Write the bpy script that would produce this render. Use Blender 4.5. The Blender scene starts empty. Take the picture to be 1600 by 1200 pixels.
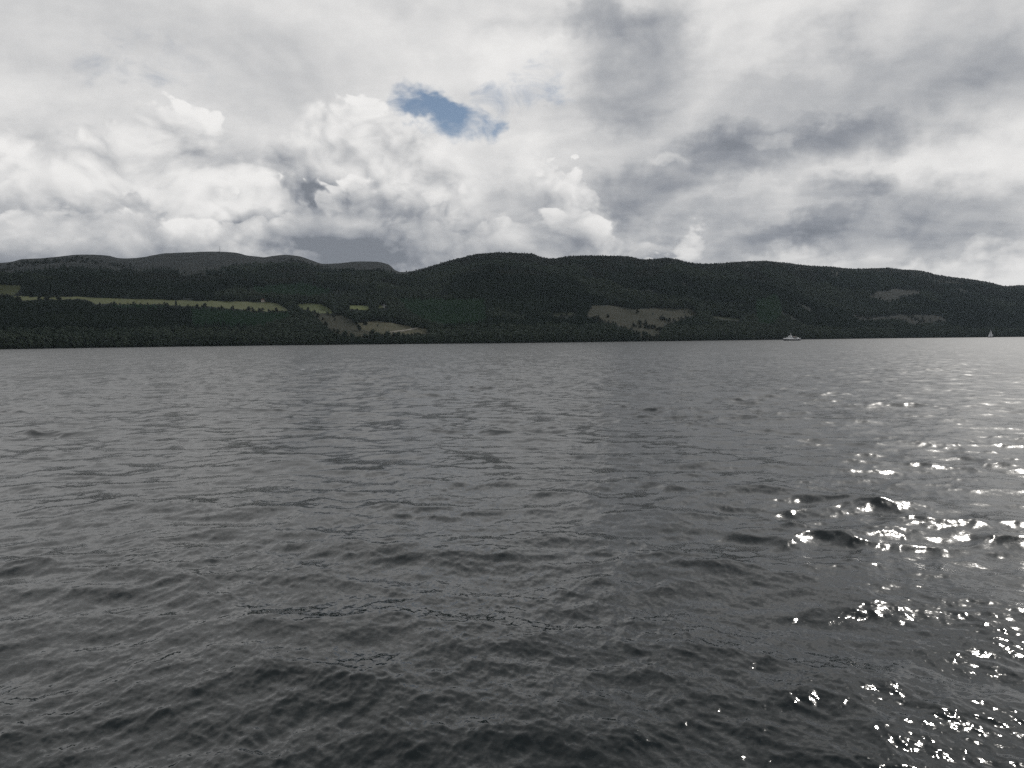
import bpy, bmesh, math, random
import numpy as np
from mathutils import Matrix, Vector, Euler

# ------------------------------------------------------------------ camera
scene = bpy.context.scene
COL = scene.collection
EYE = 5.5
FPX = 1256.0
PITCH, ROLL = math.radians(3.195), math.radians(-0.476)
cam_data = bpy.data.cameras.new('camera')
cam_data.sensor_width = 36.0
cam_data.lens = FPX / 1600 * 36.0
cam_data.clip_start = 0.1
cam_data.clip_end = 80000
cam = bpy.data.objects.new('camera', cam_data)
COL.objects.link(cam)
CAM_R = Matrix.Rotation(math.pi / 2 - PITCH, 3, 'X') @ Matrix.Rotation(ROLL, 3, 'Z')
cam.matrix_world = Matrix.Translation((0, 0, EYE)) @ CAM_R.to_4x4()
scene.camera = cam


def bearing(px, py):
    """direction (azimuth, elevation in radians) of a point of the view"""
    v = CAM_R @ Vector(((px - 800) / FPX, -(py - 600) / FPX, -1))
    return math.atan2(v.x, v.y), math.atan2(v.z, math.hypot(v.x, v.y))


# ------------------------------------------------------------------ sun and exposure
SUN_AZ, SUN_EL = math.radians(32), math.radians(35)
sun_data = bpy.data.lights.new('sun', 'SUN')
sun_data.energy = 1.2
sun_data.angle = math.radians(1.8)
sun_data.color = (1.0, 0.96, 0.9)
sun = bpy.data.objects.new('sun', sun_data)
COL.objects.link(sun)
to_sun = Vector((math.sin(SUN_AZ) * math.cos(SUN_EL), math.cos(SUN_AZ) * math.cos(SUN_EL), math.sin(SUN_EL)))
sun.rotation_euler = to_sun.to_track_quat('Z', 'Y').to_euler()
scene.view_settings.view_transform = 'Standard'
scene.view_settings.look = 'None'
scene.view_settings.exposure = 0.0
scene.view_settings.gamma = 1.0
scene.view_settings.use_curve_mapping = False
scene.cycles.use_denoising = False
scene.cycles.max_bounces = 10
scene.cycles.glossy_bounces = 10
scene.cycles.diffuse_bounces = 3
scene.cycles.volume_bounces = 0
scene.cycles.sample_clamp_direct = 0
scene.cycles.sample_clamp_indirect = 4
scene.cycles.use_adaptive_sampling = True
scene.cycles.adaptive_threshold = 0.008
scene.cycles.adaptive_min_samples = 24


# ------------------------------------------------------------------ node helpers
class S:
    """a node socket that can be added, multiplied and so on"""
    def __init__(self, g, sock): self.g, self.s = g, sock
    def __add__(a, b): return a.g.m('ADD', a, b)
    __radd__ = __add__
    def __sub__(a, b): return a.g.m('SUBTRACT', a, b)
    def __rsub__(a, b): return a.g.m('SUBTRACT', b, a)
    def __mul__(a, b): return a.g.m('MULTIPLY', a, b)
    __rmul__ = __mul__
    def __truediv__(a, b): return a.g.m('DIVIDE', a, b)


class G:
    def __init__(self, tree): self.t = tree
    def put(self, node, key, val):
        if val is None: return
        inp = node.inputs[key]
        if isinstance(val, S): self.t.links.new(val.s, inp)
        else: inp.default_value = val
    def n(self, kind, ins=None, out=0, **props):
        node = self.t.nodes.new(kind)
        for k, v in props.items(): setattr(node, k, v)
        for k, v in (ins or {}).items(): self.put(node, k, v)
        return S(self, node.outputs[out]) if out is not None else node
    def m(self, op, a, b=None, c=None, clamp=False):
        node = self.t.nodes.new('ShaderNodeMath'); node.operation = op; node.use_clamp = clamp
        for i, v in enumerate((a, b, c)): self.put(node, i, v)
        return S(self, node.outputs[0])
    def vm(self, op, a, b=None, scale=None, out=0):
        node = self.t.nodes.new('ShaderNodeVectorMath'); node.operation = op
        for i, v in enumerate((a, b)): self.put(node, i, v)
        if scale is not None: self.put(node, 'Scale', scale)
        return S(self, node.outputs[out])
    def xyz(self, x, y, z): return self.n('ShaderNodeCombineXYZ', {0: x, 1: y, 2: z})
    def sep(self, v):
        node = self.t.nodes.new('ShaderNodeSeparateXYZ'); self.put(node, 0, v)
        return [S(self, o) for o in node.outputs]
    def step(self, x, a, b, lo=0.0, hi=1.0):
        node = self.t.nodes.new('ShaderNodeMapRange'); node.interpolation_type = 'SMOOTHSTEP'
        for k, v in zip(range(5), (x, a, b, lo, hi)): self.put(node, k, v)
        return S(self, node.outputs[0])
    def noise(self, vec, scale, detail=4, rough=0.5, dist=0.0, out=0, lac=2.0, **p):
        node = self.t.nodes.new('ShaderNodeTexNoise')
        for k, v in p.items(): setattr(node, k, v)
        for k, v in (('Vector', vec), ('Scale', scale), ('Detail', detail), ('Roughness', rough), ('Distortion', dist), ('Lacunarity', lac)):
            self.put(node, k, v)
        return S(self, node.outputs[out])
    def ramp(self, fac, stops, interp='LINEAR'):
        node = self.t.nodes.new('ShaderNodeValToRGB'); r = node.color_ramp; r.interpolation = interp
        while len(r.elements) < len(stops): r.elements.new(0.5)
        for e, (p, c) in zip(r.elements, stops):
            e.position = p; e.color = c if len(c) == 4 else (*c, 1)
        self.put(node, 0, fac)
        return S(self, node.outputs[0])
    def mixc(self, f, a, b, mode='MIX'):
        node = self.t.nodes.new('ShaderNodeMix'); node.data_type = 'RGBA'; node.blend_type = mode
        self.put(node, 0, f); self.put(node, 6, a); self.put(node, 7, b)
        return S(self, node.outputs[2])


# ------------------------------------------------------------------ sky
def build_sky():
    world = bpy.data.worlds.new('World')
    scene.world = world
    world.use_nodes = True
    t = world.node_tree
    t.nodes.clear()
    g = G(t)
    d = g.n('ShaderNodeTexCoord', out=0)
    x, y, z = g.sep(d)
    k = 180 / math.pi
    az = g.m('ARCTAN2', x, y) * k
    el = g.m('ARCSINE', z) * k
    flat = g.xyz(az * (1 / k), el * (1.4 / k), 0.0)              # clouds lie flatter than they are wide
    D2 = dict(noise_dimensions='2D')

    def bl(px, py):                                              # a place in the sky, in degrees
        a, e = bearing(px, py)
        return math.degrees(a), math.degrees(e)

    # a billowing field
    bg = bpy.data.node_groups.new('billow', 'ShaderNodeTree')
    bg.interface.new_socket('Vector', in_out='INPUT', socket_type='NodeSocketVector')
    bg.interface.new_socket('Height', in_out='OUTPUT', socket_type='NodeSocketFloat')
    h = G(bg)
    gi = bg.nodes.new('NodeGroupInput'); go = bg.nodes.new('NodeGroupOutput')
    v = S(h, gi.outputs[0])
    w = h.vm('SUBTRACT', h.noise(v, 8, 2.5, 0.6, out=1, **D2), (0.5, 0.5, 0.5))
    v2 = h.vm('ADD', v, h.vm('SCALE', w, scale=0.11))
    vo = h.n('ShaderNodeTexVoronoi', {'Vector': v2, 'Scale': 7.5, 'Detail': 2.0, 'Roughness': 0.52, 'Lacunarity': 2.4},
             feature='F1', normalize=True, voronoi_dimensions='2D')
    big = h.noise(v, 4.2, 1, 0.5, **D2)
    fine = h.noise(v2, 26, 3, 0.6, **D2)
    hh = (1.0 - vo * 1.35) * 0.62 + big * 0.5 + fine * 0.18
    bg.links.new(hh.s, go.inputs[0])

    def billow(vec):
        node = t.nodes.new('ShaderNodeGroup'); node.node_tree = bg
        g.put(node, 0, vec)
        return S(g, node.outputs[0])

    # warped sky coordinates, so that cloud masses get ragged edges
    wa = g.vm('SUBTRACT', g.noise(flat, 5, 2, 0.55, out=1, **D2), (0.5, 0.5, 0.5))
    wb = g.vm('SUBTRACT', g.noise(flat, 21, 3, 0.65, out=1, **D2), (0.5, 0.5, 0.5))
    uv = g.vm('ADD', g.xyz(az, el, 1.0), g.vm('MULTIPLY', g.vm('ADD', g.vm('SCALE', wa, scale=6.5), g.vm('SCALE', wb, scale=2.8)), (1, 1, 0)))

    def mass(items):
        """sum of soft ellipses; each: px, py, half width, half height (px of the view), turn in degrees, weight"""
        tot = None
        for (px, py, rx, ry, rot, wgt) in items:
            a, e = bl(px, py)
            c, s, sx, sy = math.cos(math.radians(rot)), math.sin(math.radians(rot)), rx * .0456, ry * .0456
            u = g.vm('DOT_PRODUCT', uv, (c / sx, s / sx, -(a * c + e * s) / sx), out=1)
            w = g.vm('DOT_PRODUCT', uv, (-s / sy, c / sy, (a * s - e * c) / sy), out=1)
            f = g.m('SUBTRACT', 1.0, g.m('MULTIPLY_ADD', u, u, w * w), clamp=True)
            tot = f * wgt if tot is None else g.m('MULTIPLY_ADD', f, wgt, tot)
        return tot

    def paint(val):
        val = g.m('SMOOTH_MIN', g.m('MAXIMUM', val, 0.22), 0.87, 0.22)
        tint = g.ramp(val, [(0.18, (.165, .182, .212)), (.30, (.282, .298, .330)), (.45, (.438, .448, .466)), (.62, (.620, .620, .622)),
                            (.78, (.79, .782, .772)), (.95, (.97, .955, .935))])
        return g.n('ShaderNodeBackground', {0: tint, 1: 1.0})

    # high veil seen in perspective, all over the sky
    zz = g.m('MAXIMUM', z, 0.0) + 0.16
    q = g.xyz(x / zz, y / zz, 0.0)
    veil = g.noise(q, 1.15, 4, 0.58, 0.6, noise_dimensions='2D')
    streak = g.noise(g.vm('MULTIPLY', q, (0.6, 1.5, 1)), 2.3, 4, 0.62, noise_dimensions='2D')
    val = 0.68 + (veil - 0.5) * 0.54 + (streak - 0.5) * 0.18 - g.step(el, 22, 55) * 0.34
    high = paint(val)

    # grey masses and brighter gaps
    soft = g.noise(flat, 9, 4, 0.58, 0.3, **D2)
    soft2 = g.noise(flat, 24, 3, 0.62, **D2)
    val = val + mass(BRIGHT) * (0.6 + soft * 0.5) * 0.2
    thick = mass(DARK) * (0.1 + 1.2 * soft + 0.6 * soft2) + (veil - .5) * .35
    inside = g.step(el, 31, 26)
    val = val - g.step(thick, 0.05, 1.6) * 0.38 * inside + (soft2 - .5) * .13 * inside
    middle = paint(val)

    # heaped cumulus along the hills: three rows, one in front of the other, each bright along its top
    cover_all = None
    sides = g.step(az, -120, -60)
    for i, (line, amp, hi, lo, depth, off) in enumerate(BANKS):
        hb = billow(g.vm('ADD', flat, off))
        if i == 0: val = val + (hb - 0.62) * 0.25 * g.step(el, 21, 10)
        top = g.ramp((az + 180) / 360, [((bl(px, py)[0] + 180) / 360, (bl(px, py)[1] / 40,) * 3) for px, py in line], 'LINEAR') * 40
        edge = top - el + (hb - 0.62) * amp + (soft2 - 0.5) * 1.5
        end = g.step(az + (soft2 - .5) * 14 + (soft - .5) * 30, bl(BANK_END[i][1], 300)[0], bl(BANK_END[i][0], 300)[0])
        m = g.step(edge, -0.1, 0.25 + 2.2 * g.step(soft, 0.45, 0.62)) * end * sides
        fall = g.step(edge + (soft - .5) * 3, 0.0, depth)
        v = hi + (lo - hi) * fall + (hb - 0.64) * 0.8 * (1.0 - fall * 0.35) + (soft2 - .5) * .16
        v = v + (hb - billow(g.vm('ADD', flat, (off[0] + .016, off[1] + .034, 0.0)))) * (1.1, 1.15, 0.9)[i]    # lit from above and the right
        val = g.n('ShaderNodeMix', {0: m, 2: val, 3: v})
        cover_all = m if cover_all is None else g.m('MAXIMUM', cover_all, m)
    bank = cover_all
    val = val - bank * (g.m('MINIMUM', mass(BANK_DARK) * (0.55 + 0.8 * soft), 1.0) * 0.27 - mass(BANK_BRIGHT) * 0.15)
    # blue sky behind, through the gaps, with thin wisps across it
    gap = mass(GAPS)
    wisp = g.noise(g.vm('MULTIPLY', flat, (1, 1.3, 1)), 15, 4, 0.64, 0.5, **D2)
    gapn = gap + (wisp - 0.5) * 1.7 * g.step(gap, 0.0, 0.3)
    cover = 1.0 - g.step(gapn, 0.05, 1.3) * (1.0 - bank) * 0.95
    sky = t.nodes.new('ShaderNodeTexSky')
    sky.sky_type = 'NISHITA'; sky.sun_disc = False
    sky.dust_density = 0.3; sky.ozone_density = 2.0
    sky.sun_elevation = SUN_EL; sky.sun_rotation = SUN_AZ
    blue = g.n('ShaderNodeBackground', {0: S(g, sky.outputs[0]), 1: 0.055})
    lower = g.n('ShaderNodeMixShader', {0: cover, 1: blue, 2: paint(val)})

    out = t.nodes.new('ShaderNodeOutputWorld')
    far_side = g.m('MAXIMUM', g.m('GREATER_THAN', el, 31.0), g.m('GREATER_THAN', g.m('ABSOLUTE', az), 125.0))
    mx = g.n('ShaderNodeMixShader', {0: g.m('GREATER_THAN', el, 23.0), 1: lower, 2: middle})
    mx = g.n('ShaderNodeMixShader', {0: far_side, 1: mx, 2: high})
    under = g.n('ShaderNodeBackground', {0: (.3, .3, .31, 1), 1: 1.0})     # nothing to see below the horizon
    mx = g.n('ShaderNodeMixShader', {0: g.m('LESS_THAN', z, -0.02), 1: mx, 2: under})
    t.links.new(mx.s, out.inputs[0])
    world.cycles.sampling_method = 'NONE'


# cloud masses: place in the view, half width, half height, turn, weight
DARK = [(970, 95, 150, 120, 0, 1.15), (870, 30, 130, 45, 0, .55), (640, 20, 110, 40, 0, .5), (1190, 238, 210, 60, -4, .6),
        (1040, 265, 200, 60, 4, .5), (1010, 310, 260, 60, -3, .8), (1365, 228, 90, 50, 0, .55), (1420, 120, 360, 150, 12, .8), (1590, 110, 110, 70, 0, .35),
        (1470, 365, 220, 75, -3, 1.05), (1330, 320, 100, 35, 0, .7), (1110, 385, 200, 50, 0, .75), (220, 95, 90, 25, 0, .3), (880, 360, 200, 60, 0, .45),
        (1280, 395, 150, 40, 0, .5), (700, 330, 200, 100, 0, .35)]
BRIGHT = [(1230, 25, 170, 70, 0, .9), (1500, 268, 260, 60, -6, .8), (1540, 425, 140, 30, 4, 1.1), (1095, 384, 26, 17, 0, 1.6), (1375, 385, 45, 30, 0, .9),
          (830, 90, 80, 60, 0, .7), (820, 240, 130, 70, 0, .35), (150, 170, 300, 60, 0, .5), (1040, 250, 50, 16, 0, .9), (1250, 215, 60, 14, 0, .7)]
BANKS = [([(-400, 230), (-200, 215), (0, 205), (60, 195), (130, 208), (200, 202), (300, 205), (380, 196), (450, 186), (520, 172), (600, 178), (660, 190),
           (720, 214), (770, 228), (830, 250), (880, 285), (930, 330), (1000, 380), (1150, 450)], 7.0, .72, .50, 8.0, (1.0, .5, 0)),
         ([(-400, 300), (-200, 290), (0, 270), (100, 262), (200, 278), (300, 305), (350, 325), (400, 300), (440, 310), (480, 328), (520, 305), (570, 268), (630, 272),
           (690, 330), (760, 305), (850, 290), (950, 335), (1000, 365), (1100, 440)], 8.0, .72, .37, 5.0, (3.37, .21, .13)),
         ([(-400, 380), (-200, 372), (0, 365), (150, 352), (250, 368), (330, 382), (430, 350), (500, 352), (600, 340), (690, 362), (760, 374), (850, 362), (950, 375),
           (1050, 388), (1200, 400), (1500, 430), (1700, 450)], 7.0, .60, .32, 3.4, (5.71, .43, .29))]
BANK_END = [(560, 940), (600, 1040), (1000, 1700)]
BANK_DARK = [(600, 365, 170, 60, 0, 1.1), (440, 330, 90, 50, 0, .9), (370, 255, 70, 40, 0, .5), (120, 345, 120, 35, 0, .6), (480, 375, 150, 30, 0, .8), (330, 380, 160, 25, 0, .5),
             (860, 350, 120, 60, 0, .6), (660, 250, 60, 40, 0, .4)]
BANK_BRIGHT = [(640, 210, 120, 40, -20, .8), (410, 330, 60, 40, 0, 1.3), (330, 345, 120, 30, 8, .7), (600, 310, 110, 70, 30, .8), (410, 285, 60, 40, 0, .8), (230, 300, 150, 40, 0, .5), (940, 385, 60, 30, 0, .6),
               (60, 250, 160, 50, 0, .4)]
GAPS = [(660, 156, 88, 44, 0, 1.25), (708, 182, 72, 46, -25, 1.15), (785, 155, 100, 40, 10, .5), (215, 95, 120, 26, 0, .26)]
build_sky()


# ------------------------------------------------------------------ small helpers
rng = np.random.default_rng(7)
random.seed(7)


def material(name):
    m = bpy.data.materials.new(name)
    m.use_nodes = True
    g = G(m.node_tree)
    bsdf = m.node_tree.nodes['Principled BSDF']
    return m, g, bsdf


def link(o, parent=None):
    COL.objects.link(o)
    if parent: o.parent = parent
    return o


def tag(o, label=None, cat=None, group=None, kind=None):
    for k, v in (('label', label), ('category', cat), ('group', group), ('kind', kind)):
        if v: o[k] = v
    return o


def grid_mesh(name, co, rows, cols, keep=None, smooth=True):
    """mesh from rows*cols points; keep: boolean per quad"""
    idx = np.arange(rows * cols).reshape(rows, cols)
    q = np.stack([idx[:-1, :-1], idx[:-1, 1:], idx[1:, 1:], idx[1:, :-1]], -1).reshape(-1, 4)
    if keep is not None: q = q[keep.ravel()]
    used = np.unique(q)
    remap = np.full(rows * cols, -1, np.int64); remap[used] = np.arange(len(used))
    q = remap[q]
    me = bpy.data.meshes.new(name)
    me.vertices.add(len(used)); me.vertices.foreach_set('co', co.reshape(-1, 3)[used].astype(np.float32).ravel())
    me.loops.add(q.size); me.loops.foreach_set('vertex_index', q.astype(np.int32).ravel())
    me.polygons.add(len(q)); me.polygons.foreach_set('loop_start', np.arange(0, q.size, 4, dtype=np.int32))
    me.update(calc_edges=True)
    if smooth: me.polygons.foreach_set('use_smooth', np.ones(len(q), bool))
    return me, used


def hash2(ix, iy, seed):
    h = (ix.astype(np.int64) * 374761393 + iy.astype(np.int64) * 668265263 + seed * 1442695041) & 0xffffffff
    h = ((h ^ (h >> 13)) * 1274126177) & 0xffffffff
    return ((h ^ (h >> 16)) & 0xffff) / 65535.0


def vnoise(x, y, seed):
    ix, iy = np.floor(x), np.floor(y)
    fx, fy = x - ix, y - iy
    fx, fy = fx * fx * fx * (fx * (fx * 6 - 15) + 10), fy * fy * fy * (fy * (fy * 6 - 15) + 10)
    a, b = hash2(ix, iy, seed), hash2(ix + 1, iy, seed)
    c, d = hash2(ix, iy + 1, seed), hash2(ix + 1, iy + 1, seed)
    return (a + (b - a) * fx) * (1 - fy) + (c + (d - c) * fx) * fy - 0.5


def fbm(x, y, size, octs=4, seed=0, gain=0.5):
    t, a = np.zeros_like(np.asarray(x, float)), 1.0
    for o in range(octs):
        ca, sa = math.cos(o * 1.3), math.sin(o * 1.3)
        t = t + a * vnoise((x * ca - y * sa) / size + 17.3 * o, (x * sa + y * ca) / size - 9.1 * o, seed + o)
        a *= gain; size *= 0.5
    return t


# ------------------------------------------------------------------ water
def wave_tile(L, N, lam_min, lam_max, slope, heading, spread, choppy, seed, cuts):
    """one square tile of a wind sea, at several levels of detail: list of (N, N, 3) offsets and the slope variance kept"""
    r = np.random.default_rng(seed)
    k1 = np.fft.fftfreq(N, L / N) * 2 * np.pi
    kx, ky = np.meshgrid(k1, k1)
    k = np.hypot(kx, ky); k[0, 0] = 1e9
    klo, khi = 2 * np.pi / lam_max, 2 * np.pi / lam_min
    P = k ** -4.0 * np.exp(-(klo / k) ** 2.5) * np.exp(-(k / khi) ** 4)
    c = np.abs((kx * math.cos(heading) + ky * math.sin(heading)) / k)
    P = P * (0.12 + c ** spread)
    P[0, 0] = 0
    H = np.fft.fft2(r.standard_normal((N, N))) * np.sqrt(P)
    var = (np.abs(H) ** 2 * k * k).sum()
    H *= slope / math.sqrt(var) * N * N          # rms slope of the whole tile
    out = []
    for cut in cuts:
        F = H * np.exp(-(k * cut / (2 * np.pi)) ** 2)
        kept = (np.abs(F) ** 2 * k * k).sum() / (np.abs(H) ** 2 * k * k).sum() * slope ** 2
        h = np.fft.ifft2(F).real
        dx = np.fft.ifft2(-1j * kx / k * F).real * choppy
        dy = np.fft.ifft2(-1j * ky / k * F).real * choppy
        out.append((np.stack([dx, dy, h], -1).astype(np.float32), kept))
    return out


def sample_tile(arr, L, x, y):
    N = arr.shape[0]
    u, v = x / L * N, y / L * N
    iu, iv = np.floor(u), np.floor(v)
    fu, fv = (u - iu)[..., None].astype(np.float32), (v - iv)[..., None].astype(np.float32)
    iu, iv = iu.astype(np.int64) % N, iv.astype(np.int64) % N
    ju, jv = (iu + 1) % N, (iv + 1) % N
    return (arr[iv, iu] * (1 - fu) + arr[iv, ju] * fu) * (1 - fv) + (arr[jv, iu] * (1 - fu) + arr[jv, ju] * fu) * fv


def build_water():
    heading = math.radians(78)                    # the wind comes down the loch, almost at us
    radii = [2.0, 4.0, 6.0, 7.5]
    r = 8.4
    while r < 2600:
        radii.append(r); r += 0.035 * (r / 10) ** 1.22
    radii += [2800, 3200, 3800, 4600, 5600, 7000, 9000]
    radii = np.array(radii)
    az = np.radians(np.concatenate([[-180, -150, -120, -90, -70, -55, -46], np.arange(-39, 39.01, 0.074), [46, 55, 70, 90, 120, 150, 180]]))
    rows, cols = len(radii), len(az)
    R, A = np.meshgrid(radii, az, indexing='ij')
    X, Y = R * np.sin(A), R * np.cos(A)
    co = np.stack([X, Y, np.zeros_like(X)], -1)
    gap = np.gradient(radii)
    cuts = np.array([0.05, 0.12, 0.3, 0.7, 1.6, 3.6, 8.0])
    tiles = [(wave_tile(107.0, 1024, 0.7, 7.0, 0.115, heading, 2.5, -1.25, 1, cuts), 107.0, 0.20),
             (wave_tile(71.3, 1024, 0.35, 2.4, 0.090, heading + 0.5, 2.0, -1.15, 2, cuts), 71.3, -0.45),
             (wave_tile(15.7, 1024, 0.05, 0.45, 0.130, heading - 0.2, 1.2, -0.85, 3, cuts), 15.7, 0.9)]
    total = sum(t[0][0][1] for t in tiles)
    gust = 1.0 + 0.9 * fbm(X, Y * 0.6, 14.0, 3, 40)      # small ripples come in patches
    gust = np.clip(gust + 0.5 * fbm(X, Y, 3.0, 2, 44), 0.25, 1.5)[..., None]
    heave = np.clip(0.80 + 0.35 * fbm(X, Y, 70.0, 2, 50) + 1.8 * np.maximum(fbm(X * .7, Y, 7.0, 2, 55) - .12, 0), 0.5, 1.5)[..., None]
    rough = np.zeros(rows)
    inner = (np.degrees(np.abs(A)) < 39.1)
    for i in range(rows):
        want = max(0.75 * gap[i], 0.04)
        f = np.interp(math.log(want), np.log(cuts), np.arange(len(cuts)))
        a = min(int(f), len(cuts) - 2); f -= a
        keep = 0.0
        off = np.zeros((cols, 3))
        for n, (lev, L, turn) in enumerate(tiles):
            c, s = math.cos(turn), math.sin(turn)
            u, v = X[i] * c - Y[i] * s, X[i] * s + Y[i] * c
            o = sample_tile(lev[a][0], L, u, v) * (1 - f) + sample_tile(lev[a + 1][0], L, u, v) * f
            dx, dy = o[:, 0] * c + o[:, 1] * s, -o[:, 0] * s + o[:, 1] * c
            w = gust[i] if n == 2 else heave[i]
            off += np.stack([dx, dy, o[:, 2]], -1) * w
            keep += lev[a][1] * (1 - f) + lev[a + 1][1] * f
        fade = np.interp(radii[i], [6, 8.4, 1500, 2500], [0.3, 1, 1, 0.4])
        co[i] += np.where(inner[i][:, None], off * fade, 0)
        rough[i] = math.sqrt(max(total - keep, 0.0))
    me, used = grid_mesh('water', co, rows, cols)
    me.flip_normals() if me.polygons[len(me.polygons) // 2].normal.z < 0 else None
    at = me.attributes.new('unresolved', 'FLOAT', 'POINT')
    at.data.foreach_set('value', np.repeat(rough, cols)[used].astype(np.float32))
    # two small breaking crests
    foam = np.zeros((rows, cols))
    for px, py, rx, ry in ((474, 577, 4, .6), (492, 577.6, 6, .8), (232, 600, 5, .6)):
        a, e = bearing(px, py)
        d0 = -EYE / math.tan(e)
        da = (A - a) * FPX / rx
        dd = (EYE / R - EYE / d0) * FPX / ry
        foam = np.maximum(foam, np.clip(1.4 - np.hypot(da, dd), 0, 1))
    foam *= np.clip(0.6 + 2.5 * fbm(X, Y, 0.9, 3, 77), 0, 1)
    at = me.attributes.new('foam', 'FLOAT', 'POINT')
    at.data.foreach_set('value', foam.ravel()[used].astype(np.float32))
    m, g, b = material('loch water')
    pos = g.n('ShaderNodeNewGeometry', out=0)
    nrm = g.n('ShaderNodeNewGeometry', out=1)
    un = g.n('ShaderNodeAttribute', out=2, attribute_name='unresolved')
    fo = g.n('ShaderNodeAttribute', out=2, attribute_name='foam')
    n1 = g.vm('SUBTRACT', g.noise(pos, 15.0, 3, 0.65, 0.3, out=1), (.5, .5, .5))
    n2 = g.vm('SUBTRACT', g.noise(g.vm('MULTIPLY', pos, (1, 1.5, 1)), 1.1, 2, 0.6, out=1), (.5, .5, .5))
    n3 = g.vm('SUBTRACT', g.noise(g.vm('MULTIPLY', pos, (0.9, 0.3, 1)), 1.0, 2, 0.6, out=1), (.5, .5, .5))
    n4 = g.vm('SUBTRACT', g.noise(g.vm('MULTIPLY', pos, (0.32, 0.085, 1)), 1.0, 2, 0.6, out=1), (.5, .5, .5))
    s = g.vm('ADD', g.vm('SCALE', n1, scale=0.24), g.vm('SCALE', n2, scale=un * 1.0))
    s = g.vm('ADD', s, g.vm('SCALE', g.vm('MULTIPLY', g.vm('ADD', n3, n4), (1.0, 1.7, 0)), scale=un * 1.3))
    s = g.vm('MULTIPLY', s, (1, 1, 0))
    N = g.vm('NORMALIZE', g.vm('ADD', nrm, s))
    g.put(b, 'Normal', N)
    base = g.mixc(fo, (0.0020, 0.0062, 0.0066, 1), (0.75, 0.76, 0.77, 1))
    g.put(b, 'Base Color', base)
    alpha = un * 0.24 + 0.006
    g.put(b, 'Roughness', g.m('MAXIMUM', g.m('SQRT', alpha), fo * 0.9))
    b.inputs['IOR'].default_value = 1.36
    # the finest ripples spread part of the reflection more widely
    b2 = m.node_tree.nodes.new('ShaderNodeBsdfPrincipled')
    g.put(b2, 'Normal', N); g.put(b2, 'Base Color', base)
    g.put(b2, 'Roughness', g.m('SQRT', un * 0.7 + 0.05)); b2.inputs['IOR'].default_value = 1.36
    mx = g.n('ShaderNodeMixShader', {0: g.m('MULTIPLY', un, 2.2, clamp=True), 1: S(g, b.outputs[0]), 2: S(g, b2.outputs[0])})
    m.node_tree.links.new(mx.s, m.node_tree.nodes['Material Output'].inputs['Surface'])
    me.materials.append(m)
    o = link(bpy.data.objects.new('water', me))
    tag(o, 'dark choppy loch water glinting in the sun', kind='structure')


build_water()


# ------------------------------------------------------------------ the far shore and its hills
SKYLINE = [(-900, 470), (-500, 430), (-250, 420), (-80, 417), (0, 411), (18, 409), (34, 405), (71, 403), (100, 400), (126, 397.6), (150, 398), (168, 399.4), (189, 403.6), (210, 403.3), (228, 401),
           (257, 396), (300, 394), (341, 393), (367, 394.7), (388, 399.4), (400, 400.5), (412, 401.8), (425, 400), (445, 398), (468, 400.5), (487, 406.8), (505, 412), (526, 411.5), (547, 409.4),
           (568, 408.3), (589, 409), (605, 412.5), (611, 416), (618, 422.5), (626, 425), (640, 424.6), (652, 422.5), (678, 414.6), (715, 404), (749, 397), (781, 394.7), (816, 395.5),
           (834, 397), (842, 401), (863, 404), (887, 400.5), (905, 399.5), (971, 400), (989, 402), (1002, 405.4), (1018, 405), (1039, 403), (1057, 405), (1076, 410), (1094, 412),
           (1128, 411.5), (1149, 409.4), (1188, 407.8), (1220, 410), (1264, 415), (1295, 416.7), (1337, 420), (1385, 418.6), (1403, 420.4), (1437, 423), (1469, 430.4), (1495, 434),
           (1521, 437), (1547, 441.4), (1574, 447), (1600, 445.6), (1700, 452), (1900, 470), (2300, 490)]
SHORE = [(-900, 800), (0, 915), (200, 990), (400, 1070), (600, 1110), (800, 1150), (1000, 1330), (1200, 1620), (1400, 2150), (1600, 2600), (1900, 3400), (2300, 4600)]
DEPTH = [(-900, 1500), (0, 1650), (350, 1800), (560, 1650), (640, 1350), (800, 1050), (1100, 1050), (1300, 1250), (1600, 1400), (2300, 1600)]


def az_of(px, py=480): return bearing(px, py)[0]


sk_a = np.array([az_of(*p) for p in SKYLINE]); sk_e = np.array([bearing(*p)[1] for p in SKYLINE])
sh_a = np.array([az_of(p[0], 535) for p in SHORE]); sh_d = np.array([p[1] for p in SHORE], float)
dp_a = np.array([az_of(p[0]) for p in DEPTH]); dp_d = np.array([p[1] for p in DEPTH], float)


def smooth_interp(x, xs, ys):
    """monotone cubic through the points"""
    h = np.diff(xs); dl = np.diff(ys) / h
    m = np.zeros_like(ys); m[1:-1] = np.where(dl[1:] * dl[:-1] > 0, 2 * dl[1:] * dl[:-1] / (dl[1:] + dl[:-1] + 1e-30), 0)
    m[0], m[-1] = dl[0], dl[-1]
    i = np.clip(np.searchsorted(xs, x) - 1, 0, len(h) - 1)
    t = np.clip((x - xs[i]) / h[i], 0, 1)
    return (ys[i] * (1 + 2 * t) * (1 - t) ** 2 + h[i] * m[i] * t * (1 - t) ** 2 + ys[i + 1] * t * t * (3 - 2 * t) + h[i] * m[i + 1] * t * t * (t - 1))


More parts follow.
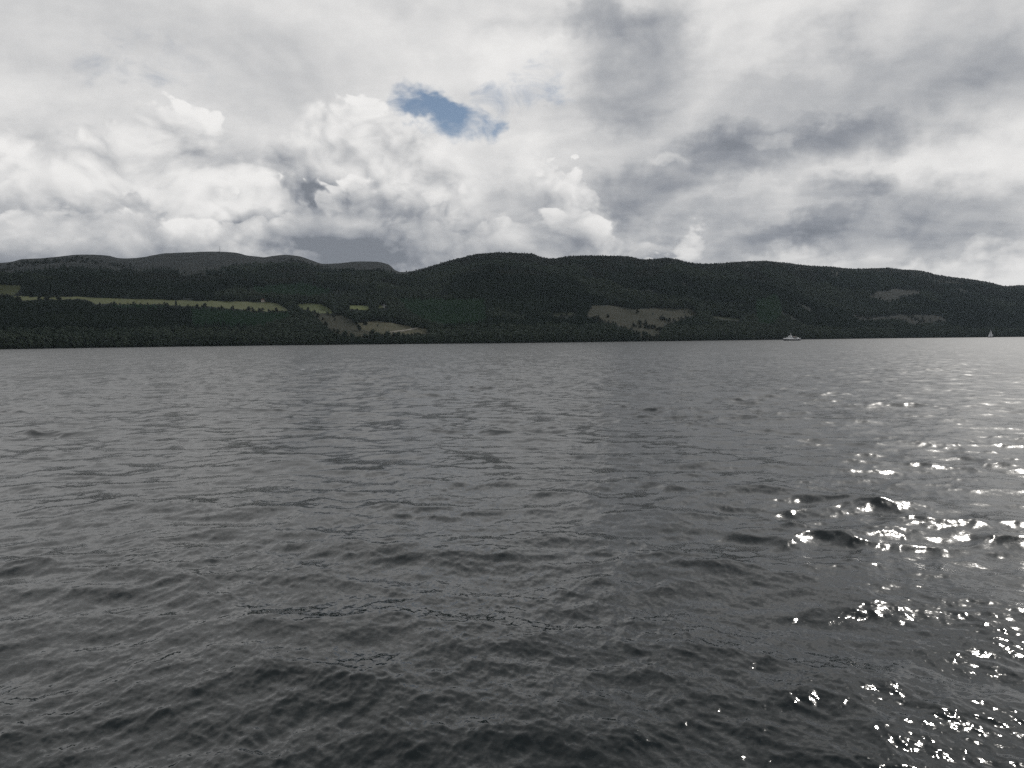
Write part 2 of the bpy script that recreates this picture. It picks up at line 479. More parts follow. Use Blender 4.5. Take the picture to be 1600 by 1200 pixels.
def land(a, t):
    """point of the far side: a bearing, t 0 at the water's edge, 1 on the skyline ridge"""
    D = smooth_interp(a, sh_a, sh_d) * (1 + 0.006 * np.sin(a * 60) + 0.004 * np.sin(a * 143 + 1))
    W = smooth_interp(a, dp_a, dp_d)
    e0 = -EYE / D
    er = np.tan(smooth_interp(a, sk_a, sk_e))
    r = D + W * np.minimum(t, 1) + np.maximum(t - 1, 0) * 1400
    tc = np.clip(t, 0, 1)
    q = tc * (D + W) / (D + W * tc)
    q = q ** 0.96
    z = EYE + r * (e0 + (er - e0) * q)
    x, y = r * np.sin(a), r * np.cos(a)
    win = 4 * tc * (1 - tc)
    s = r - D
    ground = np.clip(s / 300, 0, 1)
    z = z + win * ground * (26 * fbm(x, y, 420, 3, 3) + 9 * fbm(x, y, 90, 3, 9) - 10 * np.abs(fbm(x * 1.0, y * 0.35, 170, 2, 14)))
    z = z + (1.2 * fbm(x, y, 22, 2, 21)) * np.clip(s / 60, 0, 1) * np.where(tc > 0.985, 0.7, 1)
    z = z - np.maximum(t - 1, 0) ** 1.15 * 330
    z = np.where(s < 6, np.minimum(z, 0.25 + s * 0.35), z)
    z = np.where(t < 0, -3.0, z)
    return x, y, z


CAM_T = CAM_R.transposed()
CT = np.array(CAM_T)


def to_view(x, y, z):
    """where a world point stands in the 1600 x 1200 view"""
    p = np.stack([x, y, z - EYE], -1) @ CT.T
    return 800 + FPX * p[..., 0] / -p[..., 2], 600 - FPX * p[..., 1] / -p[..., 2]


def inside(px, py, poly):
    res = np.zeros(np.shape(px), bool)
    n = len(poly)
    for i in range(n):
        x0, y0 = poly[i]; x1, y1 = poly[(i + 1) % n]
        if y0 == y1: continue
        c = ((y0 > py) != (y1 > py)) & (px < (x1 - x0) * (py - y0) / (y1 - y0) + x0)
        res ^= c
    return res


LAND_A = np.concatenate([np.radians(np.arange(-52, -37, 0.4)), np.radians(np.arange(-37, 37, 0.058)), np.radians(np.arange(37, 56, 0.4))])
LAND_T = np.concatenate([[-0.02], np.array([0.0, 0.002, 0.004, 0.007]), np.linspace(0.012, 0.45, 110), np.linspace(0.455, 1.0, 70), [1.01, 1.03, 1.06, 1.1, 1.16, 1.25, 1.4, 1.6, 2.0, 2.6]])

PASTURE = [(21, 463), (131, 464), (163, 466), (262, 468.6), (420, 472), (434, 474), (447, 482), (452, 486), (400, 487), (370, 484), (341, 481), (276, 477.5), (236, 475), (168, 475.5), (150, 476), (143, 471), (136, 469), (118, 467), (66, 467), (26, 470)]
PLOTS = [
    ('pasture_field', 'long pale olive pasture strip halfway up the slope', PASTURE, 'pasture'),
    ('pasture_field', 'small dull green pasture high at the edge of the view', [(-30, 444), (0, 445), (33, 446), (34, 452), (24, 461), (0, 462), (-30, 462)], 'dull'),
    ('pasture_field', 'sloping green pasture above the brown clearing', [(460, 473.5), (500, 474.5), (516, 482), (524, 490), (494, 490), (474, 484)], 'green'),
    ('pasture_field', 'small bright green pasture between dark woods', [(543, 477), (571, 477), (577, 479), (580, 483), (545, 483.5)], 'bright'),
    ('pasture_field', 'tiny pale green plot beside the white house', [(589, 477), (603, 477.5), (607, 482), (591, 482)], 'bright'),
    ('clearfell', 'brown felled slope below the green pasture', [(490, 491), (524, 491), (536, 494), (552, 500), (557, 511), (570, 516), (592, 521), (590, 526), (560, 528), (533, 523), (513, 514), (500, 500)], 'brown'),
    ('clearfell', 'tan felled clearing with a pale track above the shore trees', [(553, 512), (560, 504), (589, 501), (612, 504), (644, 510), (668, 514), (674, 522), (640, 523), (610, 526), (582, 525)], 'tan'),
    ('clearfell', 'wide brown felled patch low on the dark hill', [(926, 477), (963, 477), (989, 483), (1015, 481), (1080, 482.5), (1092, 492), (1062, 499), (1036, 508), (1031, 527), (1005, 528), (989, 517), (968, 509), (936.5, 499), (916, 493)], 'brown'),
    ('clearfell', 'faint thin cleared strip beside the wide felled patch', [(1107, 492), (1160, 498), (1159, 502), (1120, 498)], 'faint'),
    ('clearfell', 'pale stony clearing high on the farthest slope', [(1356, 462), (1375, 455), (1398, 450), (1432, 453), (1440, 457), (1411, 463), (1390, 470)], 'stony'),
    ('clearfell', 'faint brown cleared band low on the farthest slope', [(1328, 491), (1364, 495), (1406, 490), (1469, 492), (1480, 500), (1429, 506), (1400, 497), (1350, 499)], 'stony'),
    ('clearfell', 'small dull clearing left of the wide felled patch', [(860, 489), (898, 486), (905, 491), (866, 493)], 'faint'),
    ('moor', 'pale bare patch below the mast hill', [(276, 431), (300, 424), (318, 422), (324, 429), (303, 433)], 'stony'),
]
YOUNG = [[(619, 471), (757, 473), (762, 512), (700, 521), (668, 512), (640, 496)], [(170, 477), (262, 478), (255, 487), (230, 494), (175, 489)], [(300, 488), (450, 489), (458, 505), (400, 522), (300, 517)], [(1182, 472), (1215, 462), (1224, 500), (1206, 516), (1182, 512)], [(395, 452), (470, 446), (520, 458), (500, 470), (400, 468)]]
MOOR_LINE = [(-900, 470), (-200, 440), (0, 430), (100, 422), (200, 424), (260, 424), (330, 420), (400, 418), (520, 420), (600, 425), (640, 429), (680, 424), (715, 414), (760, 405), (850, 410), (1000, 411), (1200, 417), (1400, 428), (1600, 453), (2300, 500)]
ml_x = np.array([p[0] for p in MOOR_LINE], float); ml_y = np.array([p[1] for p in MOOR_LINE], float)


def earth_material(name, c1, c2, c3, size, bump=0.6):
    m, g, b = material(name)
    pos = g.n('ShaderNodeNewGeometry', out=0)
    n1 = g.noise(pos, 1.0 / size, 5, 0.6)
    n2 = g.noise(pos, 5.0 / size, 4, 0.65)
    c = g.mixc(g.step(n1, 0.35, 0.65), (*c1, 1), (*c2, 1))
    c = g.mixc(g.step(n2, 0.48, 0.72), c, (*c3, 1))
    g.put(b, 'Base Color', c)
    b.inputs['Roughness'].default_value = 0.95
    b.inputs['Specular IOR Level'].default_value = 0.1
    bp = g.n('ShaderNodeBump', {'Height': n2, 'Strength': bump, 'Distance': 2.0})
    g.put(b, 'Normal', bp)
    return m


EARTH = {
    'pasture': earth_material('pale pasture', (.112, .122, .064), (.100, .112, .056), (.128, .130, .074), 40, .2),
    'dull': earth_material('dull pasture', (.055, .066, .030), (.066, .072, .034), (.05, .06, .03), 40, .3),
    'faint': earth_material('faint clearing', (.030, .038, .024), (.036, .042, .026), (.026, .034, .020), 40, .5),
    'green': earth_material('green pasture', (.085, .102, .050), (.095, .108, .052), (.078, .095, .042), 40, .2),
    'bright': earth_material('bright pasture', (.125, .145, .055), (.115, .135, .055), (.11, .13, .05), 40, .2),
    'brown': earth_material('felled ground', (.046, .045, .031), (.036, .038, .026), (.022, .030, .018), 20, .8),
    'tan': earth_material('felled ground pale', (.092, .085, .055), (.074, .073, .045), (.048, .056, .031), 22, .8),
    'stony': earth_material('stony ground', (.022, .025, .022), (.018, .022, .018), (.013, .017, .014), 30, .8),
    'hill': earth_material('heather and scrub', (.010, .015, .012), (.014, .019, .015), (.007, .011, .009), 90, 1.0),
    'moor': earth_material('moor grass and heather', (.022, .026, .024), (.012, .016, .016), (.008, .0105, .011), 60, 1.0),
}


def build_land():
    T, A = np.meshgrid(LAND_T, LAND_A, indexing='ij')
    x, y, z = land(A, T)
    rows, cols = T.shape
    co = np.stack([x, y, z], -1)
    mid = (co[:-1, :-1] + co[1:, 1:] + co[:-1, 1:] + co[1:, :-1]) / 4
    px, py = to_view(mid[..., 0], mid[..., 1], mid[..., 2])
    wob = 2.6 * fbm(mid[..., 0], mid[..., 1], 26, 4, 60)
    left = np.ones(px.shape, bool)
    tm = (T[:-1, :-1] + T[1:, 1:]) / 2
    for name, label, poly, mat in PLOTS:
        k = inside(px + wob * 2, py + wob, poly) & left & (tm < 1) & (tm > 0.02)
        left &= ~k
        if not k.any(): continue
        me, _ = grid_mesh(name, co, rows, cols, k)
        me.materials.append(EARTH[mat])
        tag(link(bpy.data.objects.new(name, me)), label, kind='structure')
    moor = (py < np.interp(px, ml_x, ml_y) + 9 * fbm(mid[..., 0], mid[..., 1], 160, 3, 31)) & left & (px < 636 + 30 * fbm(mid[..., 0], mid[..., 1], 120, 2, 33))
    for name, k, mat, label in (('moor', moor, 'moor', 'bare rounded moorland along the skyline'), ('hillside', left & ~moor, 'hill', 'dark wooded hillside above the far shore')):
        me, _ = grid_mesh(name, co, rows, cols, k)
        me.materials.append(EARTH[mat])
        tag(link(bpy.data.objects.new(name, me)), label, kind='structure')


build_land()


# ------------------------------------------------------------------ trees
def leaf_material(name, cols, spread=0.35):
    m, g, b = material(name)
    rnd = g.n('ShaderNodeObjectInfo', out=5)
    pos = g.n('ShaderNodeNewGeometry', out=0)
    patch = g.noise(pos, 1 / 120.0, 4, 0.6)
    leaf = g.noise(pos, 0.55, 2, 0.6)
    f = g.m('ADD', rnd * 0.35 + (patch - 0.5) * 3.2, 0.30, clamp=True)
    c = g.mixc(f, (*cols[0], 1), (*cols[1], 1))
    c = g.mixc(g.step(leaf, 0.42, 0.75), c, (*cols[2], 1))
    g.put(b, 'Base Color', c)
    b.inputs['Roughness'].default_value = 0.8
    b.inputs['Specular IOR Level'].default_value = 0.15
    return m


LEAF = {
    'conifer': leaf_material('spruce needles', ((.012, .021, .017), (.030, .045, .031), (.026, .038, .027))),
    'broad': leaf_material('broadleaf foliage', ((.016, .030, .020), (.044, .060, .040), (.048, .062, .043))),
    'young': leaf_material('young spruce needles', ((.020, .050, .029), (.036, .070, .037), (.038, .068, .039))),
    'scrub': leaf_material('scrub foliage', ((.013, .020, .013), (.024, .032, .021), (.026, .034, .023))),
}
bark, g_, b_ = material('bark')
b_.inputs['Base Color'].default_value = (.05, .042, .034, 1); b_.inputs['Roughness'].default_value = .9
g_.put(b_, 'Base Color', g_.mixc(g_.noise(g_.n('ShaderNodeNewGeometry', out=0), 3.0, 3), (.03, .026, .02, 1), (.075, .066, .055, 1)))


def mesh_from(name, verts, faces, mats, mat_index=None, smooth=False):
    me = bpy.data.meshes.new(name)
    me.from_pydata(verts, [], faces)
    for m in mats: me.materials.append(m)
    if mat_index is not None: me.polygons.foreach_set('material_index', mat_index)
    if smooth: me.polygons.foreach_set('use_smooth', [True] * len(faces))
    me.update()
    return me


def trunk_part(h, r, lean, seed):
    """tapered trunk with a few limbs"""
    rr = random.Random(seed)
    v, f = [], []

    def tube(p0, p1, r0, r1, n=6):
        d = (p1 - p0).normalized(); u = d.orthogonal().normalized(); w = d.cross(u); k = len(v)
        for p, q in ((p0, r0), (p1, r1)):
            for i in range(n):
                a = 2 * math.pi * i / n
                v.append(tuple(p + (u * math.cos(a) + w * math.sin(a)) * q))
        for i in range(n): f.append((k + i, k + (i + 1) % n, k + n + (i + 1) % n, k + n + i))
    base, top = Vector((0, 0, -0.6)), Vector((lean * h, lean * .4 * h, h))
    mid = base.lerp(top, .5) + Vector((rr.uniform(-.2, .2), rr.uniform(-.2, .2), 0))
    tube(base, mid, r, r * .7); tube(mid, top, r * .7, r * .25)
    for i in range(5):
        a = rr.uniform(0, 6.28); t = rr.uniform(.45, .9)
        p = base.lerp(top, t)
        tube(p, p + Vector((math.cos(a), math.sin(a), rr.uniform(.5, 1))) * h * .35, r * .35, r * .1, 4)
    return v, f


def crown_part(h, w, seed, low=0.25, n=320, size=0.9, lumps=11):
    """leaf clumps spread through an uneven crown"""
    rr = random.Random(seed)
    cl = []
    for i in range(lumps):
        t = (i + rr.random()) / lumps
        zc = h * (low + (1 - low) * t * .92)
        rad = w * .5 * math.sin(math.pi * min(.97, .22 + .75 * t)) ** .7
        a = rr.uniform(0, 6.28); q = rad * rr.uniform(.25, .75)
        cl.append((Vector((math.cos(a) * q, math.sin(a) * q, zc)), max(.8, w * rr.uniform(.18, .30))))
    v, f = [], []
    for i in range(n):
        c, r = cl[rr.randrange(lumps)]
        d = Vector((rr.gauss(0, 1), rr.gauss(0, 1), rr.gauss(0, 1) * .8)).normalized()
        p = c + d * r * rr.uniform(.65, 1.08)
        nn = (d + Vector((rr.gauss(0, .5), rr.gauss(0, .5), rr.gauss(0, .5) + .3))).normalized()
        u = nn.orthogonal().normalized(); u.rotate(Matrix.Rotation(rr.uniform(0, 6.28), 3, nn)); w2 = nn.cross(u)
        s = size * rr.uniform(.6, 1.3); k = len(v)
        v += [tuple(p + u * s * .5), tuple(p + w2 * s * .42 + nn * s * .1), tuple(p - u * s * .5), tuple(p - w2 * s * .42 + nn * s * .1)]
        f.append((k, k + 1, k + 2, k + 3))
    for c, r in cl:                                # twiggy heart of each clump
        k = len(v); r *= .72
        for d in ((1, 0, 0), (-1, 0, 0), (0, 1, 0), (0, -1, 0), (0, 0, 1), (0, 0, -1)): v.append(tuple(c + Vector(d) * r))
        f += [(k + a, k + b, k + e) for a, b, e in ((0, 2, 4), (2, 1, 4), (1, 3, 4), (3, 0, 4), (2, 0, 5), (1, 2, 5), (3, 1, 5), (0, 3, 5))]
    return v, f


def conifer_part(h, w, seed, tiers=8):
    rr = random.Random(seed)
    v, f = [], []
    for i in range(tiers):
        t = i / tiers
        z0 = h * (.06 + .9 * t); r = w * .5 * (1 - t) ** .85 * rr.uniform(.85, 1.12) + .15
        zt = min(h, z0 + h * .24)
        n = 9; k = len(v); a0 = rr.uniform(0, 6)
        v.append((rr.uniform(-.1, .1), rr.uniform(-.1, .1), zt))
        for j in range(2 * n):
            a = a0 + math.pi * j / n
            q = r * (rr.uniform(.8, 1.15) if j % 2 else rr.uniform(.42, .62))
            v.append((math.cos(a) * q, math.sin(a) * q, z0 - (.10 * r if j % 2 else -.15 * r)))
        for j in range(2 * n): f.append((k, k + 1 + j, k + 1 + (j + 1) % (2 * n)))
    return v, f


def tree_mesh(kind, seed):
    """whole small tree, base at the origin, height about 1 unit = 1 m"""
    rr = random.Random(seed)
    if kind in ('conifer', 'young'):
        h, w = (11.5, 4.6) if kind == 'conifer' else (6, 3.8)
        h *= rr.uniform(.9, 1.1)
        tv, tf = trunk_part(h * .5, .22, 0, seed)
        cv, cf = conifer_part(h, w, seed, 8 if kind == 'conifer' else 6)
    elif kind == 'broad':
        h, w = 9 * rr.uniform(.85, 1.2), 7.5 * rr.uniform(.85, 1.15)
        tv, tf = trunk_part(h * .7, .28, rr.uniform(-.05, .05), seed)
        cv, cf = crown_part(h, w, seed, .16, 300, 1.1)
    else:
        h, w = 4.2, 4.6
        tv, tf = trunk_part(h * .6, .12, rr.uniform(-.1, .1), seed)
        cv, cf = crown_part(h, w, seed, .12, 110, .8, 6)
    k = len(tv)
    return mesh_from('tree', tv + cv, tf + [tuple(i + k for i in q) for q in cf], [bark, LEAF[kind]], [0] * len(tf) + [1] * len(cf))


def scatter(name, label, cat_kind, x, y, z, scale, seed):
    """one mass of trees: real trees set out on points"""
    src = bpy.data.collections.new(name + ' kinds')
    for i in range(4):
        src.objects.link(bpy.data.objects.new(name + ' kind', tree_mesh(cat_kind, seed * 10 + i)))
    me = bpy.data.meshes.new(name)
    n = len(x)
    me.vertices.add(n); me.vertices.foreach_set('co', np.stack([x, y, z], -1).astype(np.float32).ravel())
    at = me.attributes.new('size', 'FLOAT', 'POINT'); at.data.foreach_set('value', scale.astype(np.float32))
    o = tag(link(bpy.data.objects.new(name, me)), label, kind='stuff')
    ng = bpy.data.node_groups.new(name, 'GeometryNodeTree')
    ng.interface.new_socket('Geometry', in_out='INPUT', socket_type='NodeSocketGeometry')
    ng.interface.new_socket('Geometry', in_out='OUTPUT', socket_type='NodeSocketGeometry')
    N, L = ng.nodes, ng.links
    gi, go = N.new('NodeGroupInput'), N.new('NodeGroupOutput')
    ci = N.new('GeometryNodeCollectionInfo'); ci.inputs['Collection'].default_value = src
    ci.inputs['Separate Children'].default_value = True; ci.inputs['Reset Children'].default_value = True
    ins = N.new('GeometryNodeInstanceOnPoints'); ins.inputs['Pick Instance'].default_value = True
    rv = N.new('FunctionNodeRandomValue'); rv.data_type = 'FLOAT_VECTOR'
    rv.inputs['Min'].default_value = (-.05, -.05, 0); rv.inputs['Max'].default_value = (.05, .05, 6.283)
    ri = N.new('FunctionNodeRandomValue'); ri.data_type = 'INT'
    ri.inputs[4].default_value = 0; ri.inputs[5].default_value = 3; ri.inputs['Seed'].default_value = 5
    na = N.new('GeometryNodeInputNamedAttribute'); na.data_type = 'FLOAT'; na.inputs[0].default_value = 'size'
    L.new(gi.outputs[0], ins.inputs['Points']); L.new(ci.outputs[0], ins.inputs['Instance'])
    L.new(rv.outputs[0], ins.inputs['Rotation']); L.new(ri.outputs[2], ins.inputs['Instance Index'])
    L.new(na.outputs[0], ins.inputs['Scale']); L.new(ins.outputs[0], go.inputs[0])
    md = o.modifiers.new('trees', 'NODES'); md.node_group = ng
    return o


def plant():
    n = 380000
    a = np.radians(rng.uniform(-37, 37, n))
    t = rng.uniform(0.0, 1.0, n) ** 1.15
    x, y, z = land(a, t)
    D = smooth_interp(a, sh_a, sh_d); W = smooth_interp(a, dp_a, dp_d)
    s = W * t
    px, py = to_view(x, y, z)
    wob = 3.0 * fbm(x, y, 30, 3, 61)
    open_ = np.zeros(n, bool)
    for name, label, poly, mat in PLOTS: open_ |= inside(px + wob, py + wob * .4, poly)
    young = np.zeros(n, bool)
    for poly in YOUNG: young |= inside(px + wob, py + wob * .5, poly)
    moor = py < np.interp(px, ml_x, ml_y) + 10 * fbm(x, y, 160, 3, 31) + 3
    band = (py - np.interp(px, ml_x, ml_y)) / 30          # 0 on the moor's edge, 1 well inside the wood
    woods = fbm(x, y, 210, 3, 90)
    thin = fbm(x, y, 80, 3, 95)
    r = rng.random(n)
    size = (.55 + rng.random(n) ** 1.6 * .95) * np.interp(np.hypot(x, y), [900, 2000, 4000], [1, 1.15, 1.5])
    near = s < 70
    free = ~open_ & ~moor
    broad = free & ~young & ((near & (s > 1.5) & (r < .75)) | (~near & (woods > .16) & (r < .5)))
    scrub = (free & ~young & ~near & (band < 1.0) & (thin > -.05) & (r < .55) & (woods <= .16)) | (open_ & (r < .002 + .09 * (thin > .28)) & (s > 20) & (py > 488)) | (moor & (r < .05) & (t < .9) & (woods > .2))
    conif = free & ~young & ~near & (woods <= .16) & ~scrub & (r < np.where(band < 1.0, .12 + .35 * np.clip(band, 0, 1), .62)) & (thin > -.42)
    yng = young & free & ~near & (r < .9)
    tall = np.where(conif, 11.5, np.where(broad, 9.5, np.where(yng, 6.0, 4.0))) * size
    for f, odds in ((1.0, .05), (.85, 0), (.7, 0), (.55, 0), (.4, 0), (.25, 0), (.1, 0)):                # nothing tall stands right in front of the open ground
        qx, qy = to_view(x, y, z + tall * f)
        cut = np.zeros(n, bool)
        for name, label, poly, mat in PLOTS: cut |= inside(qx + wob * .5, qy, poly)
        cut &= (rng.random(n) > odds)
        conif &= ~cut; broad &= ~cut; yng &= ~cut
        scrub |= cut & free & (r < .12) & (tall * 0 + rng.random(n) < .5) & (f > .9)
    top = t > np.where(px > 640, .90, .86) + .05 * woods
    scrub |= (conif | broad) & top & (t < .955) & (r < .3)
    qx, qy = to_view(x, y, z + tall * 1.05)
    top |= qy < np.interp(qx, [p[0] for p in SKYLINE], [p[1] for p in SKYLINE]) + 2.0
    conif &= ~top; broad &= ~top; scrub &= qy > np.interp(qx, [p[0] for p in SKYLINE], [p[1] for p in SKYLINE]) + .5
    rim = (px > 638) & (t > .84) & (t < .997) & ~open_ & (r < .62) & ~conif & ~broad & ~yng      # low heather and juniper up to the skyline
    scrub |= rim
    size = np.where(rim, size * .42, size)
    sel = lambda m: (x[m], y[m], z[m] - .3)
    scatter('conifer_forest', 'dark conifer forest covering the hillside', 'conifer', *sel(conif), size[conif], 1)
    scatter('young_plantation', 'mid green young conifer plantation on the slope', 'young', *sel(yng), size[yng] * 1.05, 2)
    scatter('broadleaf_woodland', 'grey green broadleaf woodland low on the slope', 'broad', *sel(broad), size[broad], 3)
    scatter('hill_scrub', 'dark scrub thinning out towards the moor', 'scrub', *sel(scrub), size[scrub] * 1.15, 4)
    print('trees', conif.sum(), yng.sum(), broad.sum(), scrub.sum())


plant()


# ------------------------------------------------------------------ single things on the far side
def ground_at(px, py):
    """the spot of the far side seen at a place of the view"""
    a = bearing(px, py)[0]
    ts = np.linspace(0.0, 1.0, 1500)
    x, y, z = land(np.full_like(ts, a), ts)
    vx, vy = to_view(x, y, z)
    i = int(np.argmax(vy <= py)) if (vy <= py).any() else len(ts) - 1
    return Vector((x[i], y[i], z[i]))


def build_tree(name, label, at, h, w, kind, seed, group=None):
    root = link(bpy.data.objects.new(name, None))
    root.location = at
    tag(root, label, 'tree', group)
    tv, tf = trunk_part(h * (.5 if kind == 'conifer' else .75), .03 * h * .8, 0, seed)
    link(bpy.data.objects.new('trunk', mesh_from('trunk', tv, tf, [bark])), root)
    if kind == 'conifer': cv, cf = conifer_part(h, w, seed, 9)
    else: cv, cf = crown_part(h, w, seed, .14, 380, max(.8, h * .1))
    link(bpy.data.objects.new('crown', mesh_from('crown', cv, cf, [LEAF[kind]])), root)
    return root


for name, label, px, py, h, w, kind in [
        ('conifer_tree', 'tall narrow dark tree standing in front of the long pasture', 275, 478.5, 13, 5.5, 'conifer'),
        ('broadleaf_tree', 'round dark tree at the lower edge of the long pasture', 320, 481, 7.5, 9.5, 'scrub'),
        ('broadleaf_tree', 'small bushy tree just left of the round tree by the long pasture', 308, 481, 5.5, 7, 'scrub'),
        ('broadleaf_tree', 'low dark tree near the right end of the long pasture', 388, 485, 6, 11, 'scrub'),
        ('broadleaf_tree', 'big dark tree breaking the narrow left end of the long pasture', 74, 470, 12, 12, 'scrub'),
        ('broadleaf_tree', 'dark bush at the left tip of the long pasture', 28, 471, 7, 9, 'scrub'),
        ('broadleaf_tree', 'dark tree between the big tree and the left tip of the pasture', 62, 470, 8, 8, 'scrub'),
        ('broadleaf_tree', 'dark bushy tree right of the big tree on the narrow pasture end', 91, 470, 7, 10, 'scrub'),
        ('broadleaf_tree', 'dark tree at the upper corner of the brown felled slope', 482, 490, 10, 9, 'scrub'),
        ('broadleaf_tree', 'yellow green tree at the foot of the brown felled slope', 510, 521, 11, 8, 'broad'),
        ('broadleaf_tree', 'dark leafy tree between the brown and the tan clearings', 560, 517, 9, 10, 'scrub'),
        ('broadleaf_tree', 'tiny lone tree on the skyline at the bottom of the notch', 635, 425.0, 4.2, 4.2, 'scrub'),
        ('broadleaf_tree', 'tiny lone tree on the skyline just right of the notch', 650, 423.0, 4.4, 3.6, 'scrub'),
        ('broadleaf_tree', 'tiny lone tree on the rising skyline of the dark hill', 689, 411.6, 4.6, 3.6, 'scrub')]:
    build_tree(name, label, ground_at(px, py), h, w, kind, int(px))

# the belt of trees along the water's edge, each one a tree of its own
shore_kinds = [tree_mesh('broad', 900 + i) for i in range(8)]
N_SHORE = 270
sa = np.radians(np.linspace(-33.2, 33.2, N_SHORE)) + np.radians(rng.uniform(-.11, .11, N_SHORE))
st = rng.uniform(5, 34, N_SHORE) / smooth_interp(sa, dp_a, dp_d)
sx, sy, sz = land(sa, st)
for i in range(N_SHORE):
    o = link(bpy.data.objects.new('shore_tree', shore_kinds[rng.integers(8)]))
    o.location = (sx[i], sy[i], sz[i] - .3)
    k = (.5 + rng.random() ** 1.5 * .95) * np.interp(math.hypot(sx[i], sy[i]), [900, 2600], [1, 1.3])
    o.scale = (k * rng.uniform(.9, 1.25), k * rng.uniform(.9, 1.25), k)
    o.rotation_euler.z = rng.uniform(0, 6.28)
    tag(o, 'grey green broadleaf tree in the belt along the far shore', 'tree', 'trees along the far shore')


# ------------------------------------------------------------------ building blocks for made things
def paint(name, col, rough=.5, metal=0.0, var=.12):
    m, g, b = material(name)
    n = g.noise(g.n('ShaderNodeNewGeometry', out=0), 1.7, 4, .6)
    g.put(b, 'Base Color', g.mixc(n, tuple(c * (1 - var) for c in col) + (1,), tuple(min(1, c * (1 + var)) for c in col) + (1,)))
    b.inputs['Roughness'].default_value = rough; b.inputs['Metallic'].default_value = metal
    return m


P = {'white': paint('white paint', (.84, .85, .86), .35), 'black': paint('black hull paint', (.012, .012, .014), .4), 'glass': paint('dark window glass', (.02, .025, .03), .08),
     'deck': paint('deck', (.22, .21, .19), .8), 'steel': paint('galvanised steel', (.13, .14, .15), .5, .3), 'sail': paint('sailcloth', (.66, .68, .72), .7),
     'render': paint('pale wall render', (.52, .48, .42), .85), 'white_wall': paint('white wall render', (.68, .68, .66), .85), 'slate': paint('slate', (.07, .07, .078), .7),
     'rust_roof': paint('dull red roof', (.15, .085, .065), .8), 'wood': paint('varnished wood', (.13, .07, .035), .5), 'orange': paint('orange lifebuoy', (.6, .14, .03), .5), 'navy': paint('navy hull paint', (.02, .025, .045), .3)}


m_, g_, b_ = P['sail'], G(P['sail'].node_tree), P['sail'].node_tree.nodes['Principled BSDF']        # thin cloth lets the sun through
mx_ = g_.n('ShaderNodeMixShader', {0: .45, 1: S(g_, b_.outputs[0]), 2: g_.n('ShaderNodeBsdfTranslucent', {0: (.8, .8, .8, 1)})})
P['sail'].node_tree.links.new(mx_.s, P['sail'].node_tree.nodes['Material Output'].inputs['Surface'])


def new_part(name, bm, mat, parent, smooth=False):
    me = bpy.data.meshes.new(name); bmesh.ops.recalc_face_normals(bm, faces=bm.faces[:]); bm.to_mesh(me); bm.free()
    me.materials.append(P[mat])
    if smooth: me.polygons.foreach_set('use_smooth', [True] * len(me.polygons))
    return link(bpy.data.objects.new(name, me), parent)


def box(bm, x0, x1, y0, y1, z0, z1, taper=0.0):
    v = [bm.verts.new((x, y, z)) for z, k in ((z0, 0), (z1, taper)) for x, y in ((x0 + k, y0 + k), (x1 - k, y0 + k), (x1 - k, y1 - k), (x0 + k, y1 - k))]
    for f in ((0, 3, 2, 1), (4, 5, 6, 7), (0, 1, 5, 4), (1, 2, 6, 5), (2, 3, 7, 6), (3, 0, 4, 7)): bm.faces.new([v[i] for i in f])
    return bm


def bar(bm, p, q, r0, r1=None, n=6):
    p, q = Vector(p), Vector(q); r1 = r0 if r1 is None else r1
    d = (q - p).normalized(); u = d.orthogonal().normalized(); w = d.cross(u)
    rings = [[bm.verts.new(c + (u * math.cos(6.2832 * i / n) + w * math.sin(6.2832 * i / n)) * r) for i in range(n)] for c, r in ((p, r0), (q, r1))]
    for i in range(n): bm.faces.new((rings[0][i], rings[0][(i + 1) % n], rings[1][(i + 1) % n], rings[1][i]))
    bm.faces.new(rings[0][::-1]); bm.faces.new(rings[1])
    return bm


def prism(bm, outline, y0, y1):
    """outline in x, z; drawn out along y"""
    a = [bm.verts.new((x, y0, z)) for x, z in outline]; b = [bm.verts.new((x, y1, z)) for x, z in outline]
    n = len(outline)
    bm.faces.new(a); bm.faces.new(b[::-1])
    for i in range(n): bm.faces.new((a[i], b[i], b[(i + 1) % n], a[(i + 1) % n]))
    return bm


def B(): return bmesh.new()


def hull(bm, stations, strake=False):
    """loft; stations: x, half beam at rail, half beam at water, z rail, z keel"""
    rings = []
    for x, wr, ww, zr, zk in stations:
        m = (zr + zk) / 2
        pts = [(wr, zr), (wr, m), (ww, zk), (ww * .5, zk), (0, zk), (-ww * .5, zk), (-ww, zk), (-wr, m), (-wr, zr)] if strake else [(wr, zr), (wr * .5 + ww * .5, zr * .5), (ww, 0.0), (ww * .6, zk * .6), (0, zk), (-ww * .6, zk * .6), (-ww, 0.0), (-wr * .5 - ww * .5, zr * .5), (-wr, zr)]
        rings.append([bm.verts.new((x, y, z)) for y, z in pts])
    for a, b in zip(rings, rings[1:]):
        for i in range(8): bm.faces.new((a[i], a[i + 1], b[i + 1], b[i]))
        bm.faces.new((a[8], a[0], b[0], b[8]))
    bm.faces.new(rings[0]); bm.faces.new(rings[-1][::-1])
    return bm


def place(name, label, cat, at, face):
    o = link(bpy.data.objects.new(name, None)); o.location = at; o.rotation_euler.z = face
    return tag(o, label, cat)


